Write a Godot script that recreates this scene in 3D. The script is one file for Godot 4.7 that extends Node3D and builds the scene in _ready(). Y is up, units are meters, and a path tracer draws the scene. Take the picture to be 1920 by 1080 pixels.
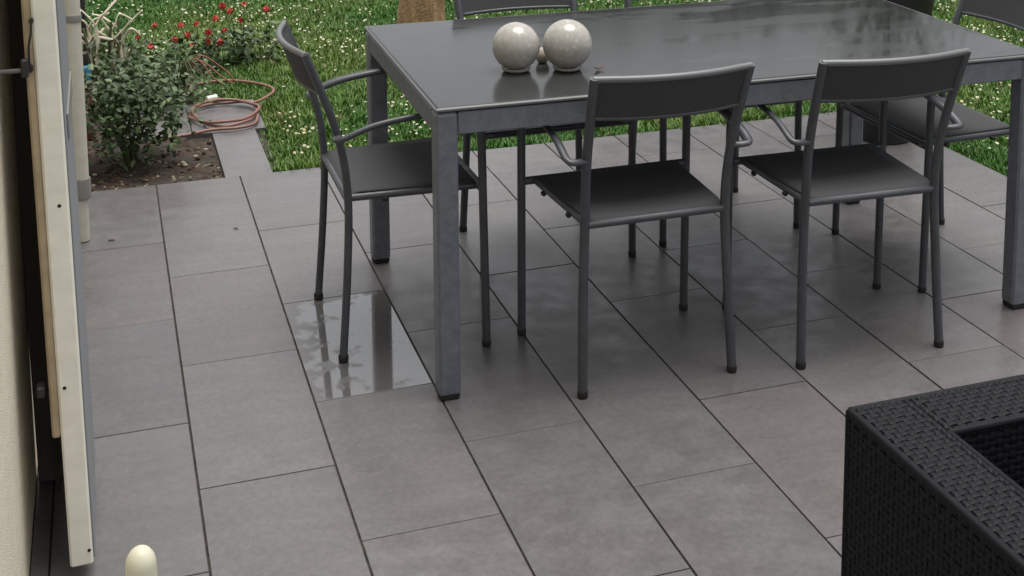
extends Node3D

var rng := RandomNumberGenerator.new()
var M := {}
var used := {}

# ---------------------------------------------------------------- helpers
func lin(r: float, g: float, b: float) -> Color:
	return Color(r, g, b).linear_to_srgb()

func numbered(called: String) -> String:
	if not used.has(called):
		used[called] = 0
		return called
	used[called] += 1
	return "%s_%03d" % [called, used[called]]

func thing(called: String, label: String, category: String, at := Vector3.ZERO, turn := 0.0, group := "") -> Node3D:
	var o := Node3D.new()
	o.name = numbered(called)
	add_child(o)
	o.position = at
	o.rotation.y = turn
	o.set_meta("label", label)
	o.set_meta("category", category)
	if group != "":
		o.set_meta("group", group)
	return o

func put_mesh(called: String, mesh: Mesh, mat: Material, parent: Node, at := Vector3.ZERO) -> MeshInstance3D:
	var o := MeshInstance3D.new()
	o.name = called
	o.mesh = mesh
	o.material_override = mat
	parent.add_child(o, true)
	o.position = at
	return o

func obj(called: String, st: SurfaceTool, mat: Material, parent: Node, at := Vector3.ZERO) -> MeshInstance3D:
	return put_mesh(called, st.commit(), mat, parent, at)

func structure(called: String, o: Node, label := "") -> void:
	o.set_meta("kind", "structure")
	if label != "":
		o.set_meta("label", label)

func mb() -> SurfaceTool:
	var st := SurfaceTool.new()
	st.begin(Mesh.PRIMITIVE_TRIANGLES)
	return st

func tri(st: SurfaceTool, a: Vector3, b: Vector3, c: Vector3, out: Vector3, ua := Vector2.ZERO, ub := Vector2.ZERO, uc := Vector2.ZERO) -> void:
	var n := (c - a).cross(b - a)
	if n.length_squared() < 1e-20:
		return
	n = n.normalized()
	if n.dot(out) < 0.0:
		var t := b
		b = c
		c = t
		var tu := ub
		ub = uc
		uc = tu
		n = -n
	st.set_normal(n)
	st.set_uv(ua)
	st.add_vertex(a)
	st.set_normal(n)
	st.set_uv(ub)
	st.add_vertex(b)
	st.set_normal(n)
	st.set_uv(uc)
	st.add_vertex(c)

func quad(st: SurfaceTool, a: Vector3, b: Vector3, c: Vector3, d: Vector3, out: Vector3) -> void:
	tri(st, a, b, c, out)
	tri(st, a, c, d, out)

# a box with chamfered edges
func cbox(st: SurfaceTool, c: Vector3, s: Vector3, bev := 0.003) -> void:
	var h := s * 0.5
	bev = minf(bev, minf(h.x, minf(h.y, h.z)) * 0.9)
	var corner := func(sx: int, sy: int, sz: int, ax: int) -> Vector3:
		var v := Vector3(sx * (h.x - bev), sy * (h.y - bev), sz * (h.z - bev))
		v[ax] += [sx, sy, sz][ax] * bev
		return c + v
	for ax in 3:
		for sg in [-1, 1]:
			var q := []
			for t in [[-1, -1], [1, -1], [1, 1], [-1, 1]]:
				var s3 := [0, 0, 0]
				s3[ax] = sg
				s3[(ax + 1) % 3] = t[0]
				s3[(ax + 2) % 3] = t[1]
				q.append(corner.call(s3[0], s3[1], s3[2], ax))
			var n := Vector3.ZERO
			n[ax] = sg
			quad(st, q[0], q[1], q[2], q[3], n)
	for ax in 3:
		var b1 := (ax + 1) % 3
		var b2 := (ax + 2) % 3
		for s1 in [-1, 1]:
			for s2 in [-1, 1]:
				var lo := [0, 0, 0]
				var hi := [0, 0, 0]
				lo[ax] = -1
				hi[ax] = 1
				lo[b1] = s1
				hi[b1] = s1
				lo[b2] = s2
				hi[b2] = s2
				var n := Vector3.ZERO
				n[b1] = s1
				n[b2] = s2
				quad(st, corner.call(lo[0], lo[1], lo[2], b1), corner.call(hi[0], hi[1], hi[2], b1), corner.call(hi[0], hi[1], hi[2], b2), corner.call(lo[0], lo[1], lo[2], b2), n)
	for sx in [-1, 1]:
		for sy in [-1, 1]:
			for sz in [-1, 1]:
				tri(st, corner.call(sx, sy, sz, 0), corner.call(sx, sy, sz, 1), corner.call(sx, sy, sz, 2), Vector3(sx, sy, sz))

func boxm(c: Vector3, s: Vector3, bev := 0.003) -> SurfaceTool:
	var st := mb()
	cbox(st, c, s, bev)
	return st

func smooth_path(pts: Array, per := 6) -> PackedVector3Array:
	var out := PackedVector3Array()
	for i in pts.size() - 1:
		var p0: Vector3 = pts[maxi(i - 1, 0)]
		var p1: Vector3 = pts[i]
		var p2: Vector3 = pts[i + 1]
		var p3: Vector3 = pts[mini(i + 2, pts.size() - 1)]
		for k in per:
			out.append(p1.cubic_interpolate(p2, p0, p3, float(k) / per))
	out.append(pts[pts.size() - 1])
	return out

# a tube along points, radii given per point or one radius; flat = squash of the second axis
func tube(st: SurfaceTool, pts: PackedVector3Array, radius, sides := 10, flat := 1.0, hint := Vector3.UP) -> void:
	var n := pts.size()
	var rings := []
	var carried := Vector3.RIGHT
	for i in n:
		var t: Vector3 = (pts[mini(i + 1, n - 1)] - pts[maxi(i - 1, 0)]).normalized()
		var a: Vector3
		if i == 0:
			a = hint.cross(t)
			if a.length() < 0.3:
				a = Vector3.BACK.cross(t)
		else:
			a = carried - t * carried.dot(t)
		a = a.normalized()
		carried = a
		var b := t.cross(a).normalized()
		var r: float = radius[i] if radius is Array or radius is PackedFloat32Array else radius
		var ring := []
		for k in sides:
			var w := TAU * k / sides
			var nn := a * cos(w) + b * sin(w)
			ring.append([pts[i] + a * cos(w) * r + b * sin(w) * r * flat, nn])
		rings.append(ring)
	for i in n - 1:
		for k in sides:
			var k2 := (k + 1) % sides
			var q := [rings[i][k], rings[i][k2], rings[i + 1][k2], rings[i + 1][k]]
			var face: Vector3 = (q[2][0] - q[0][0]).cross(q[1][0] - q[0][0])
			var order := [0, 1, 2, 0, 2, 3]
			if face.dot(q[0][1] + q[2][1]) < 0.0:
				order = [0, 2, 1, 0, 3, 2]
			for o in order:
				st.set_normal(q[o][1])
				st.set_uv(Vector2.ZERO)
				st.add_vertex(q[o][0])
	for e in [[0, 1], [n - 1, n - 2]]:
		var d: Vector3 = (pts[e[0]] - pts[e[1]]).normalized()
		for k in sides:
			tri(st, pts[e[0]], rings[e[0]][k][0], rings[e[0]][(k + 1) % sides][0], d)

func bar(st: SurfaceTool, a: Vector3, b: Vector3, r: float, sides := 10, flat := 1.0, hint := Vector3.UP) -> void:
	tube(st, PackedVector3Array([a, b]), r, sides, flat, hint)

# a lathed shape: profile of Vector2(radius, height)
func lathe(st: SurfaceTool, c: Vector3, prof: Array, sides := 24) -> void:
	for i in prof.size() - 1:
		var p: Vector2 = prof[i]
		var q: Vector2 = prof[i + 1]
		var pn: Vector2 = prof[mini(i + 2, prof.size() - 1)] - p
		var pp: Vector2 = q - prof[maxi(i - 1, 0)]
		var n1 := Vector2(pp.y, -pp.x).normalized()
		var n2 := Vector2(pn.y, -pn.x).normalized()
		for k in sides:
			var w1 := TAU * k / sides
			var w2 := TAU * (k + 1) / sides
			var d1 := Vector3(cos(w1), 0, sin(w1))
			var d2 := Vector3(cos(w2), 0, sin(w2))
			var v := [c + d1 * p.x + Vector3.UP * p.y, c + d2 * p.x + Vector3.UP * p.y, c + d2 * q.x + Vector3.UP * q.y, c + d1 * q.x + Vector3.UP * q.y]
			var nn := [d1 * n1.x + Vector3.UP * n1.y, d2 * n1.x + Vector3.UP * n1.y, d2 * n2.x + Vector3.UP * n2.y, d1 * n2.x + Vector3.UP * n2.y]
			for t in [[0, 1, 2], [0, 2, 3]]:
				var face: Vector3 = (v[t[2]] - v[t[0]]).cross(v[t[1]] - v[t[0]])
				if face.length_squared() < 1e-18:
					continue
				var o: Array = t if face.dot(nn[t[0]] + nn[t[2]]) > 0.0 else [t[0], t[2], t[1]]
				for x in o:
					st.set_normal(nn[x])
					st.set_uv(Vector2.ZERO)
					st.add_vertex(v[x])

func scatter(called: String, mesh: Mesh, mat: Material, xf: Array, cols: Array, parent: Node) -> MultiMeshInstance3D:
	var mm := MultiMesh.new()
	mm.transform_format = MultiMesh.TRANSFORM_3D
	mm.use_colors = cols.size() > 0
	mm.mesh = mesh
	mm.instance_count = xf.size()
	for i in xf.size():
		mm.set_instance_transform(i, xf[i])
		if cols.size() > 0:
			mm.set_instance_color(i, cols[i])
	var o := MultiMeshInstance3D.new()
	o.name = called
	o.multimesh = mm
	o.material_override = mat
	parent.add_child(o, true)
	o.set_meta("kind", "stuff")
	return o

# ---------------------------------------------------------------- textures and materials
func noise(seed_: int, freq: float, oct := 4, kind := FastNoiseLite.TYPE_SIMPLEX_SMOOTH) -> FastNoiseLite:
	var n := FastNoiseLite.new()
	n.seed = seed_
	n.frequency = freq
	n.noise_type = kind
	n.fractal_octaves = oct
	return n

func grey_image(n: FastNoiseLite, w := 512, h := 512) -> Image:
	var im := n.get_seamless_image(w, h, false, false, 0.12, true)
	im.convert(Image.FORMAT_L8)
	return im

func tex(im: Image) -> ImageTexture:
	im.generate_mipmaps()
	return ImageTexture.create_from_image(im)

# mixes three greys into a colour image: base * (1 + sum of amplitude * noise)
func mixed(base: Color, layers: Array, w := 512, h := 512) -> Image:
	var im := Image.create_empty(w, h, false, Image.FORMAT_RGB8)
	var datas := []
	for l in layers:
		datas.append(l[0].get_data())
	for y in h:
		for x in w:
			var c := base
			for k in layers.size():
				var v: float = datas[k][y * w + x] / 255.0 - 0.5
				var a: Color = layers[k][1]
				c.r *= 1.0 + a.r * v * 2.0
				c.g *= 1.0 + a.g * v * 2.0
				c.b *= 1.0 + a.b * v * 2.0
			im.set_pixel(x, y, Color(clampf(c.r, 0, 1), clampf(c.g, 0, 1), clampf(c.b, 0, 1)).linear_to_srgb())
	return im

func grey_range(src: Image, lo: float, hi: float, gain := 1.0) -> Image:
	var w := src.get_width()
	var h := src.get_height()
	var d := src.get_data()
	var out := PackedByteArray()
	out.resize(w * h)
	for i in w * h:
		var v := clampf((d[i] / 255.0 - 0.5) * gain + 0.5, 0.0, 1.0)
		out[i] = int(255.0 * lerpf(lo, hi, v))
	return Image.create_from_data(w, h, false, Image.FORMAT_L8, out)

func plain(c: Color, rough: float, metal := 0.0) -> StandardMaterial3D:
	var m := StandardMaterial3D.new()
	m.albedo_color = c
	m.roughness = rough
	m.metallic = metal
	return m

func textured(albedo: Image, rough: Image, scale: float, triplanar := true) -> StandardMaterial3D:
	var m := StandardMaterial3D.new()
	m.albedo_texture = tex(albedo)
	m.roughness = 1.0
	if rough:
		m.roughness_texture = tex(rough)
		m.roughness_texture_channel = BaseMaterial3D.TEXTURE_CHANNEL_RED
	if triplanar:
		m.uv1_triplanar = true
		m.uv1_world_triplanar = true
		m.uv1_scale = Vector3.ONE * scale
	return m

func make_materials() -> void:
	var fine := grey_image(noise(1, 0.09, 4))
	var mid := grey_image(noise(2, 0.02, 5))
	var big := grey_image(noise(3, 0.006, 4))
	var streak_src := grey_image(noise(4, 0.03, 4))
	# streaks: one axis stretched by resampling
	var streak := streak_src.get_region(Rect2i(0, 0, 96, 512))
	streak.resize(512, 512, Image.INTERPOLATE_CUBIC)
	var speck := grey_image(noise(5, 0.3, 2))
	# porcelain paving, concrete look
	var tile_im := mixed(Color(0.130, 0.1235, 0.1255), [[fine, Color(0.14, 0.14, 0.14)], [mid, Color(0.05, 0.05, 0.055)], [streak, Color(0.09, 0.09, 0.09)], [speck, Color(0.14, 0.14, 0.14)], [big, Color(0.04, 0.05, 0.06)]])
	var tile_r := grey_range(mid, 0.28, 0.42, 1.8)
	M.tile = textured(tile_im, tile_r, 1.0, false)
	M.tile.metallic_specular = 0.5
	var tile_b := mixed(Color(0.125, 0.1190, 0.1205), [[fine, Color(0.14, 0.14, 0.14)], [big, Color(0.05, 0.05, 0.055)], [streak, Color(0.10, 0.10, 0.10)], [speck, Color(0.14, 0.14, 0.14)]])
	M.tile_b = textured(tile_b, grey_range(big, 0.27, 0.40, 1.8), 1.0, false)
	M.tile_c = M.tile.duplicate()
	M.tile_c.albedo_color = Color(0.95, 0.95, 0.96)
	M.tile_d = M.tile_b.duplicate()
	M.tile_d.albedo_color = Color(1.0, 0.985, 0.985)
	# one tile keeps a film of rain water with a ragged outline
	var film := Image.create_empty(256, 512, false, Image.FORMAT_L8)
	var film_mask := Image.create_empty(256, 512, false, Image.FORMAT_RGB8)
	var wet_col := Image.create_empty(256, 512, false, Image.FORMAT_RGB8)
	var edge := noise(12, 0.018, 5)
	var drops := noise(13, 0.11, 3)
	for y in 512:
		for x in 256:
			var inset := minf(minf(x / 256.0 + 0.02, 1.04 - x / 256.0), minf(y / 512.0 * 2.0 - 0.06, 2.06 - y / 512.0 * 2.0))
			var wet := minf(inset * 3.2, 0.35) + edge.get_noise_2d(x * 0.7, y * 0.7) * 0.9 - 0.08 + x / 256.0 * 0.60
			var k := smoothstep(0.05, 0.42, wet)
			var dry_spot := smoothstep(0.36, 0.46, drops.get_noise_2d(x, y))
			k *= 1.0 - 0.25 * dry_spot
			film_mask.set_pixel(x, y, Color(k, k, k))
			var v := lerpf(0.38, 0.06, k)
			film.set_pixel(x, y, Color(v, v, v))
			var c := lerpf(0.118, 0.108, k) * (1.0 + 0.10 * drops.get_noise_2d(x * 3.0, y * 3.0))
			wet_col.set_pixel(x, y, Color(c, c * 0.965, c * 0.965).linear_to_srgb())
	M.wet_tile = textured(wet_col, film, 1.0, false)
	M.wet_tile.clearcoat_texture = tex(film_mask)
	M.wet_tile.metallic_specular = 0.6
	M.wet_tile.clearcoat_enabled = true
	M.wet_tile.clearcoat = 1.0
	M.wet_tile.clearcoat_roughness = 0.05
	M.grout = textured(mixed(Color(0.040, 0.034, 0.028), [[mid, Color(0.6, 0.6, 0.6)], [fine, Color(0.5, 0.5, 0.5)]]), null, 2.0)
	M.grout.roughness = 0.95
	# roughcast render of the house
	var grain := grey_image(noise(6, 0.16, 3))
	var st_im := mixed(Color(0.80, 0.73, 0.59), [[grain, Color(0.30, 0.30, 0.33)], [mid, Color(0.08, 0.08, 0.09)], [speck, Color(0.22, 0.22, 0.24)]])
	M.stucco = textured(st_im, null, 3.2)
	M.stucco.roughness = 0.95
	M.stucco.heightmap_enabled = true
	M.stucco.heightmap_texture = tex(grain.duplicate())
	M.stucco.heightmap_scale = 0.35
	# painted shutter wood
	var wood_im := mixed(Color(0.84, 0.82, 0.73), [[streak, Color(0.05, 0.05, 0.06)], [mid, Color(0.05, 0.05, 0.06)], [speck, Color(0.03, 0.03, 0.03)]])
	M.shutter = textured(wood_im, null, 1.5)
	M.shutter.roughness = 0.55
	var batten_im := mixed(Color(0.40, 0.31, 0.20), [[streak, Color(0.12, 0.12, 0.14)], [mid, Color(0.16, 0.17, 0.2)]])
	M.batten = textured(batten_im, null, 1.5)
	M.batten.roughness = 0.7
	M.shutter_face = plain(lin(0.24, 0.25, 0.27), 0.6)
	M.pipe = textured(mixed(Color(0.55, 0.53, 0.46), [[mid, Color(0.08, 0.08, 0.09)], [speck, Color(0.05, 0.05, 0.05)]]), null, 2.0)
	M.pipe.roughness = 0.5
	M.collar = plain(lin(0.22, 0.21, 0.20), 0.6)
	M.gap_block_dark = plain(lin(0.10, 0.085, 0.075), 0.8)  # dark brown of the added block that darkens the shutter gap
	M.iron = plain(lin(0.035, 0.033, 0.032), 0.55, 0.3)
	M.hole = plain(lin(0.012, 0.012, 0.012), 0.9)
	M.cream_plastic = plain(lin(0.62, 0.60, 0.47), 0.38)
	M.roof = plain(lin(0.20, 0.09, 0.06), 0.85)
	# powder coated furniture
	var coat := mixed(Color(0.056, 0.060, 0.070), [[mid, Color(0.16, 0.16, 0.16)], [speck, Color(0.22, 0.22, 0.22)], [big, Color(0.15, 0.15, 0.13)]])
	M.metal = textured(coat, grey_range(mid, 0.30, 0.50, 1.5), 2.3)
	var worn := mixed(Color(0.135, 0.145, 0.170), [[mid, Color(0.16, 0.16, 0.15)], [speck, Color(0.32, 0.32, 0.32)], [fine, Color(0.20, 0.20, 0.20)], [big, Color(0.12, 0.12, 0.10)]])
	M.worn_metal = textured(worn, grey_range(fine, 0.32, 0.55, 1.5), 2.9)
	# table top: damp film left by rain over most of it, dry towards the house
	var top_c := Image.create_empty(1024, 512, false, Image.FORMAT_RGB8)
	var top_r := Image.create_empty(1024, 512, false, Image.FORMAT_L8)
	var sheet := noise(14, 0.006, 5)
	var ripple := noise(15, 0.05, 3)
	for y in 512:
		for x in 1024:
			var n1 := sheet.get_noise_2d(x * 0.40, y * 1.9)
			var wet := smoothstep(-0.05, 0.12, n1 * 0.8 + (x / 1024.0 - 0.66) * 0.9 - (y / 512.0 - 0.5) * 0.35)
			var v := lerpf(0.17, 0.105, wet) + 0.02 * ripple.get_noise_2d(x, y)
			top_r.set_pixel(x, y, Color(v, v, v))
			var c := lerpf(0.036, 0.026, wet) * (1.0 + 0.10 * ripple.get_noise_2d(x * 0.4, y * 0.4) + rng.randf_range(-0.06, 0.06))
			top_c.set_pixel(x, y, Color(c, c * 1.04, c * 1.06).linear_to_srgb())
	M.table_top = textured(top_c, top_r, 1.0, false)
	M.table_top.metallic_specular = 0.36
	M.edge = plain(lin(0.145, 0.15, 0.158), 0.42, 0.2)  # light metal trim; edge highlight and chair rail sky sheen put into the grey
	M.rubber = plain(lin(0.015, 0.014, 0.013), 0.8)
	var cloth := Image.create_empty(128, 128, false, Image.FORMAT_RGB8)
	for y in 128:
		for x in 128:
			var v := 0.027 + 0.013 * float((x / 4 + y / 4) % 2) + 0.006 * sin(x * 0.8) + rng.randf() * 0.006
			cloth.set_pixel(x, y, Color(v, v * 1.02, v * 1.10).linear_to_srgb())
	M.cloth = textured(cloth, null, 7.0)
	M.cloth.roughness = 0.8
	M.rattan = textured(mixed(Color(0.0075, 0.008, 0.0105), [[mid, Color(0.3, 0.3, 0.3)], [speck, Color(0.3, 0.3, 0.3)]]), null, 3.0)
	M.rattan.roughness = 0.5
	M.rattan.metallic_specular = 0.26
	M.rattan_core = plain(lin(0.007, 0.007, 0.008), 0.9)
	M.cushion = plain(lin(0.02, 0.02, 0.022), 0.95)
	# stoneware balls
	var cell_n := noise(16, 0.035, 1, FastNoiseLite.TYPE_CELLULAR)
	cell_n.cellular_return_type = FastNoiseLite.RETURN_DISTANCE2_SUB
	var crackle := grey_range(grey_image(cell_n), 0.30, 0.56, 3.0)
	var glaze := mixed(Color(0.47, 0.452, 0.42), [[crackle, Color(0.5, 0.52, 0.55)], [mid, Color(0.12, 0.13, 0.15)], [big, Color(0.08, 0.09, 0.11)], [speck, Color(0.07, 0.07, 0.08)]])
	M.glaze = textured(glaze, grey_range(mid, 0.10, 0.26, 1.4), 4.0)
	M.saucer = plain(lin(0.45, 0.43, 0.40), 0.3)
	# garden
	M.soil = textured(mixed(Color(0.050, 0.034, 0.024), [[fine, Color(0.5, 0.5, 0.5)], [mid, Color(0.4, 0.38, 0.35)], [speck, Color(0.4, 0.4, 0.4)]]), null, 3.0)
	M.soil.roughness = 0.95
	M.turf = textured(mixed(Color(0.055, 0.080, 0.022), [[fine, Color(0.5, 0.45, 0.4)], [mid, Color(0.4, 0.35, 0.3)]]), null, 1.4)
	M.turf.roughness = 0.95
	for k in ["grass", "leaf", "petal"]:
		var m := StandardMaterial3D.new()
		m.vertex_color_use_as_albedo = true
		m.cull_mode = BaseMaterial3D.CULL_DISABLED
		m.roughness = {"grass": 0.55, "leaf": 0.55, "petal": 0.7}[k]
		m.backlight_enabled = true
		m.backlight = {"grass": lin(0.05, 0.09, 0.012), "leaf": lin(0.02, 0.045, 0.008), "petal": lin(0.2, 0.2, 0.18)}[k]
		M[k] = m
	M.stem = plain(lin(0.07, 0.075, 0.03), 0.7)
	M.dry_stem = plain(lin(0.55, 0.50, 0.38), 0.75)
	M.olive_stem = plain(lin(0.13, 0.12, 0.05), 0.7)
	M.brown_stem = plain(lin(0.22, 0.10, 0.06), 0.7)
	M.red = plain(lin(0.42, 0.036, 0.026), 0.65)
	M.hose = textured(mixed(Color(0.215, 0.105, 0.082), [[mid, Color(0.2, 0.25, 0.25)], [speck, Color(0.12, 0.12, 0.12)]]), null, 4.0)
	M.hose.roughness = 0.45
	M.white = plain(lin(0.70, 0.68, 0.62), 0.5)
	M.blue = plain(lin(0.02, 0.15, 0.26), 0.4)
	M.black = plain(lin(0.013, 0.012, 0.012), 0.5)
	M.dark_wood = textured(mixed(Color(0.022, 0.017, 0.015), [[streak, Color(0.3, 0.3, 0.3)], [mid, Color(0.2, 0.2, 0.2)]]), null, 2.0)
	M.dark_wood.roughness = 0.7
	var bark_n := grey_image(noise(9, 0.035, 5, FastNoiseLite.TYPE_SIMPLEX))
	M.bark = textured(mixed(Color(0.34, 0.215, 0.115), [[bark_n, Color(0.6, 0.6, 0.6)], [fine, Color(0.4, 0.4, 0.4)]]), null, 3.0)
	M.bark.roughness = 0.9
	M.stone = textured(mixed(Color(0.40, 0.36, 0.30), [[mid, Color(0.2, 0.2, 0.2)], [speck, Color(0.15, 0.15, 0.15)]]), null, 6.0)
	M.stone.roughness = 0.8

# ---------------------------------------------------------------- light and camera
func make_camera() -> void:
	var cam := Camera3D.new()
	cam.name = "camera"
	cam.projection = Camera3D.PROJECTION_FRUSTUM
	cam.near = 0.05
	cam.far = 400.0
	var f := 2482.7
	cam.size = cam.near * 1080.0 / f
	cam.frustum_offset = Vector2((960.0 - 1025.0) / f, -(540.0 + 166.9) / f) * cam.near
	add_child(cam)
	cam.position = Vector3(0, 1.63527, 0)
	cam.rotation_degrees = Vector3(-7.66546, -18.72109, -0.20471)
	cam.current = true

func make_light() -> void:
	var sky := ProceduralSkyMaterial.new()
	# even overcast, a little brighter overhead
	sky.sky_top_color = lin(0.83, 0.86, 0.91)
	sky.sky_horizon_color = lin(0.68, 0.70, 0.725)
	sky.sky_curve = 0.28
	sky.ground_bottom_color = lin(0.05, 0.06, 0.04)
	sky.ground_horizon_color = lin(0.16, 0.18, 0.14)
	sky.sky_energy_multiplier = 0.68
	var e := Environment.new()
	e.background_mode = Environment.BG_SKY
	e.sky = Sky.new()
	e.sky.sky_material = sky
	e.tonemap_mode = Environment.TONE_MAPPER_LINEAR
	e.tonemap_exposure = 2.45
	e.sdfgi_enabled = true
	e.ssao_enabled = true
	e.ssil_enabled = true
	var w := WorldEnvironment.new()
	w.name = "environment"
	w.environment = e
	add_child(w)
	var sun := DirectionalLight3D.new()
	sun.name = "sun"
	sun.light_energy = 0.48
	sun.light_angular_distance = 40.0
	sun.light_color = Color(1.0, 0.985, 0.965)
	sun.shadow_enabled = true
	add_child(sun)
	sun.rotation_degrees = Vector3(-80, 110, 0)

# ---------------------------------------------------------------- setting
const WALL := -0.196
const FAR := -4.885
const RIGHT := 3.13
const U0 := 0.1416
const V0 := -4.0

func tile_mesh(w: float, l: float, variant: int) -> ArrayMesh:
	var st := mb()
	cbox(st, Vector3(0, -0.01, 0), Vector3(w, 0.02, l), 0.0008)
	var raw := st.commit()
	# planar texture coordinates, another patch of the texture for each variant
	var md := MeshDataTool.new()
	md.create_from_surface(raw, 0)
	var off := Vector2(fmod(variant * 0.377, 1.0), fmod(variant * 0.619, 1.0))
	for i in md.get_vertex_count():
		var v := md.get_vertex(i)
		var uv := Vector2(v.x, v.z) * 0.9 * (1.0 if variant % 2 == 0 else -1.0)
		if variant < 0:
			uv = Vector2(v.x / w + 0.5, v.z / l + 0.5)
			off = Vector2.ZERO
		md.set_vertex_uv(i, uv + off)
	var out := ArrayMesh.new()
	md.commit_to_surface(out)
	return out

func make_ground() -> void:
	var ground := put_mesh("ground", PlaneMesh.new(), M.turf, self, Vector3(0, -0.045, 0))
	(ground.mesh as PlaneMesh).size = Vector2(160, 160)
	structure("ground", ground, "turf soil under the lawn")
	# terrace: bed of mortar and one mesh for each paving tile
	var terrace := Node3D.new()
	terrace.name = "terrace"
	add_child(terrace)
	structure("terrace", terrace, "terrace of long grey paving tiles laid in staggered rows")
	obj("grout", boxm(Vector3((WALL + RIGHT) * 0.5, -0.0245, (FAR + 2.2) * 0.5), Vector3(RIGHT - WALL, 0.039, 2.2 - FAR), 0.002), M.grout, terrace)
	var full := []
	for v in 8:
		full.append(tile_mesh(0.2950, 0.5970, v))
	for i in range(-2, 12):
		var x0 := U0 + i * 0.3
		var x1 := x0 + 0.3
		var shift := 0.0 if posmod(i, 2) == 0 else 0.3
		for k in range(-2, 11):
			var z0 := V0 + shift + k * 0.6
			var z1 := z0 + 0.6
			var a0 := maxf(x0, WALL)
			var a1 := minf(x1, RIGHT)
			var c0 := maxf(z0, FAR)
			var c1 := minf(z1, 2.2)
			if a1 - a0 < 0.02 or c1 - c0 < 0.02:
				continue
			var v := rng.randi() % 8
			var m: Mesh = full[v]
			if a1 - a0 < 0.299 or c1 - c0 < 0.599:
				m = tile_mesh(a1 - a0 - 0.0050, c1 - c0 - 0.0030, v)
			var wet := i == 1 and absf(c0 + 3.7) < 0.05
			if wet:
				m = tile_mesh(0.2950, 0.5970, -1)
			var t := put_mesh("tile", m, M.wet_tile if wet else [M.tile, M.tile_b, M.tile_c, M.tile_d][rng.randi() % 4], terrace, Vector3((a0 + a1) * 0.5, rng.randf_range(-0.0007, 0.0007), (c0 + c1) * 0.5))
			if wet:
				t.set_meta("label", "wet glossy paving tile mirroring the table leg")
	# narrow paved strip beside the flower bed and the slab behind it
	var strip := Node3D.new()
	strip.name = "garden_path"
	add_child(strip)
	structure("garden_path", strip, "narrow grey paved strip between flower bed and lawn")
	for a in [[0.39, FAR - 0.60, 0.565, FAR - 0.004], [0.02, FAR - 1.06, 0.31, FAR - 0.604], [0.3145, FAR - 1.06, 0.61, FAR - 0.604]]:
		put_mesh("slab", tile_mesh(a[2] - a[0], a[3] - a[1], rng.randi() % 8), M.tile, strip, Vector3((a[0] + a[2]) * 0.5, -0.003, (a[1] + a[3]) * 0.5))
	obj("slab_bed", boxm(Vector3(0.30, -0.036, FAR - 0.53), Vector3(0.60, 0.026, 1.0), 0.002), M.grout, strip)
	# flower bed soil
	var st := mb()
	var n := noise(21, 9.0, 4)
	var n2 := noise(22, 40.0, 3)
	var hf := func(x: float, z: float) -> float:
		return -0.022 + 0.020 * n.get_noise_2d(x, z) + 0.012 * n2.get_noise_2d(x, z)
	var s := 0.02
	var x := WALL
	while x < 0.39:
		var z := FAR - 2.2
		while z < FAR - 0.004:
			var z2 := minf(z + s, FAR - 0.004)
			var x2 := minf(x + s, 0.388)
			var q := [Vector3(x, hf.call(x, z), z), Vector3(x2, hf.call(x2, z), z), Vector3(x2, hf.call(x2, z2), z2), Vector3(x, hf.call(x, z2), z2)]
			quad(st, q[0], q[1], q[2], q[3], Vector3.UP)
			z += s
		x += s
	var soil := obj("flower_bed", st, M.soil, self)
	structure("flower_bed", soil, "bare dark brown soil of the flower bed")
	# crumbs, pebbles and litter on the soil
	var xf := []
	var cols := []
	for i in 520:
		var p := Vector3(rng.randf_range(WALL + 0.02, 0.38), 0, FAR - 0.015 - pow(rng.randf(), 1.3) * 0.55)
		p.y = hf.call(p.x, p.z) + 0.001
		var sc := rng.randf_range(0.003, 0.011)
		xf.append(Transform3D(Basis.from_euler(Vector3(rng.randf() * TAU, rng.randf() * TAU, 0)).scaled(Vector3(sc, sc * rng.randf_range(0.4, 0.9), sc * rng.randf_range(0.6, 1.2))), p))
		var t := rng.randf()
		cols.append(Color(0.33, 0.29, 0.22) if t < 0.10 else (Color(0.16, 0.12, 0.07) if t < 0.3 else Color(0.05, 0.034, 0.023)))
	var peb := SphereMesh.new()
	peb.radial_segments = 6
	peb.rings = 3
	peb.radius = 1.0
	peb.height = 2.0
	var pm := plain(Color.WHITE, 0.9)
	pm.vertex_color_use_as_albedo = true
	var crumbs := scatter("soil_crumbs", peb, pm, xf, cols, self)
	crumbs.set_meta("label", "small pebbles and crumbs scattered on the bare soil")
	crumbs.set_meta("category", "pebbles")

func make_house() -> void:
	var h := thing("house", "cream roughcast house wall beside the terrace with reddish roof edge", "house")
	obj("wall", boxm(Vector3(WALL - 0.15, 1.25, -1.0), Vector3(0.30, 2.9, 8.4), 0.01), M.stucco, h)
	obj("roof_edge", boxm(Vector3(WALL - 0.12, 2.755, -1.0), Vector3(0.42, 0.10, 8.5), 0.01), M.roof, h)

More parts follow.
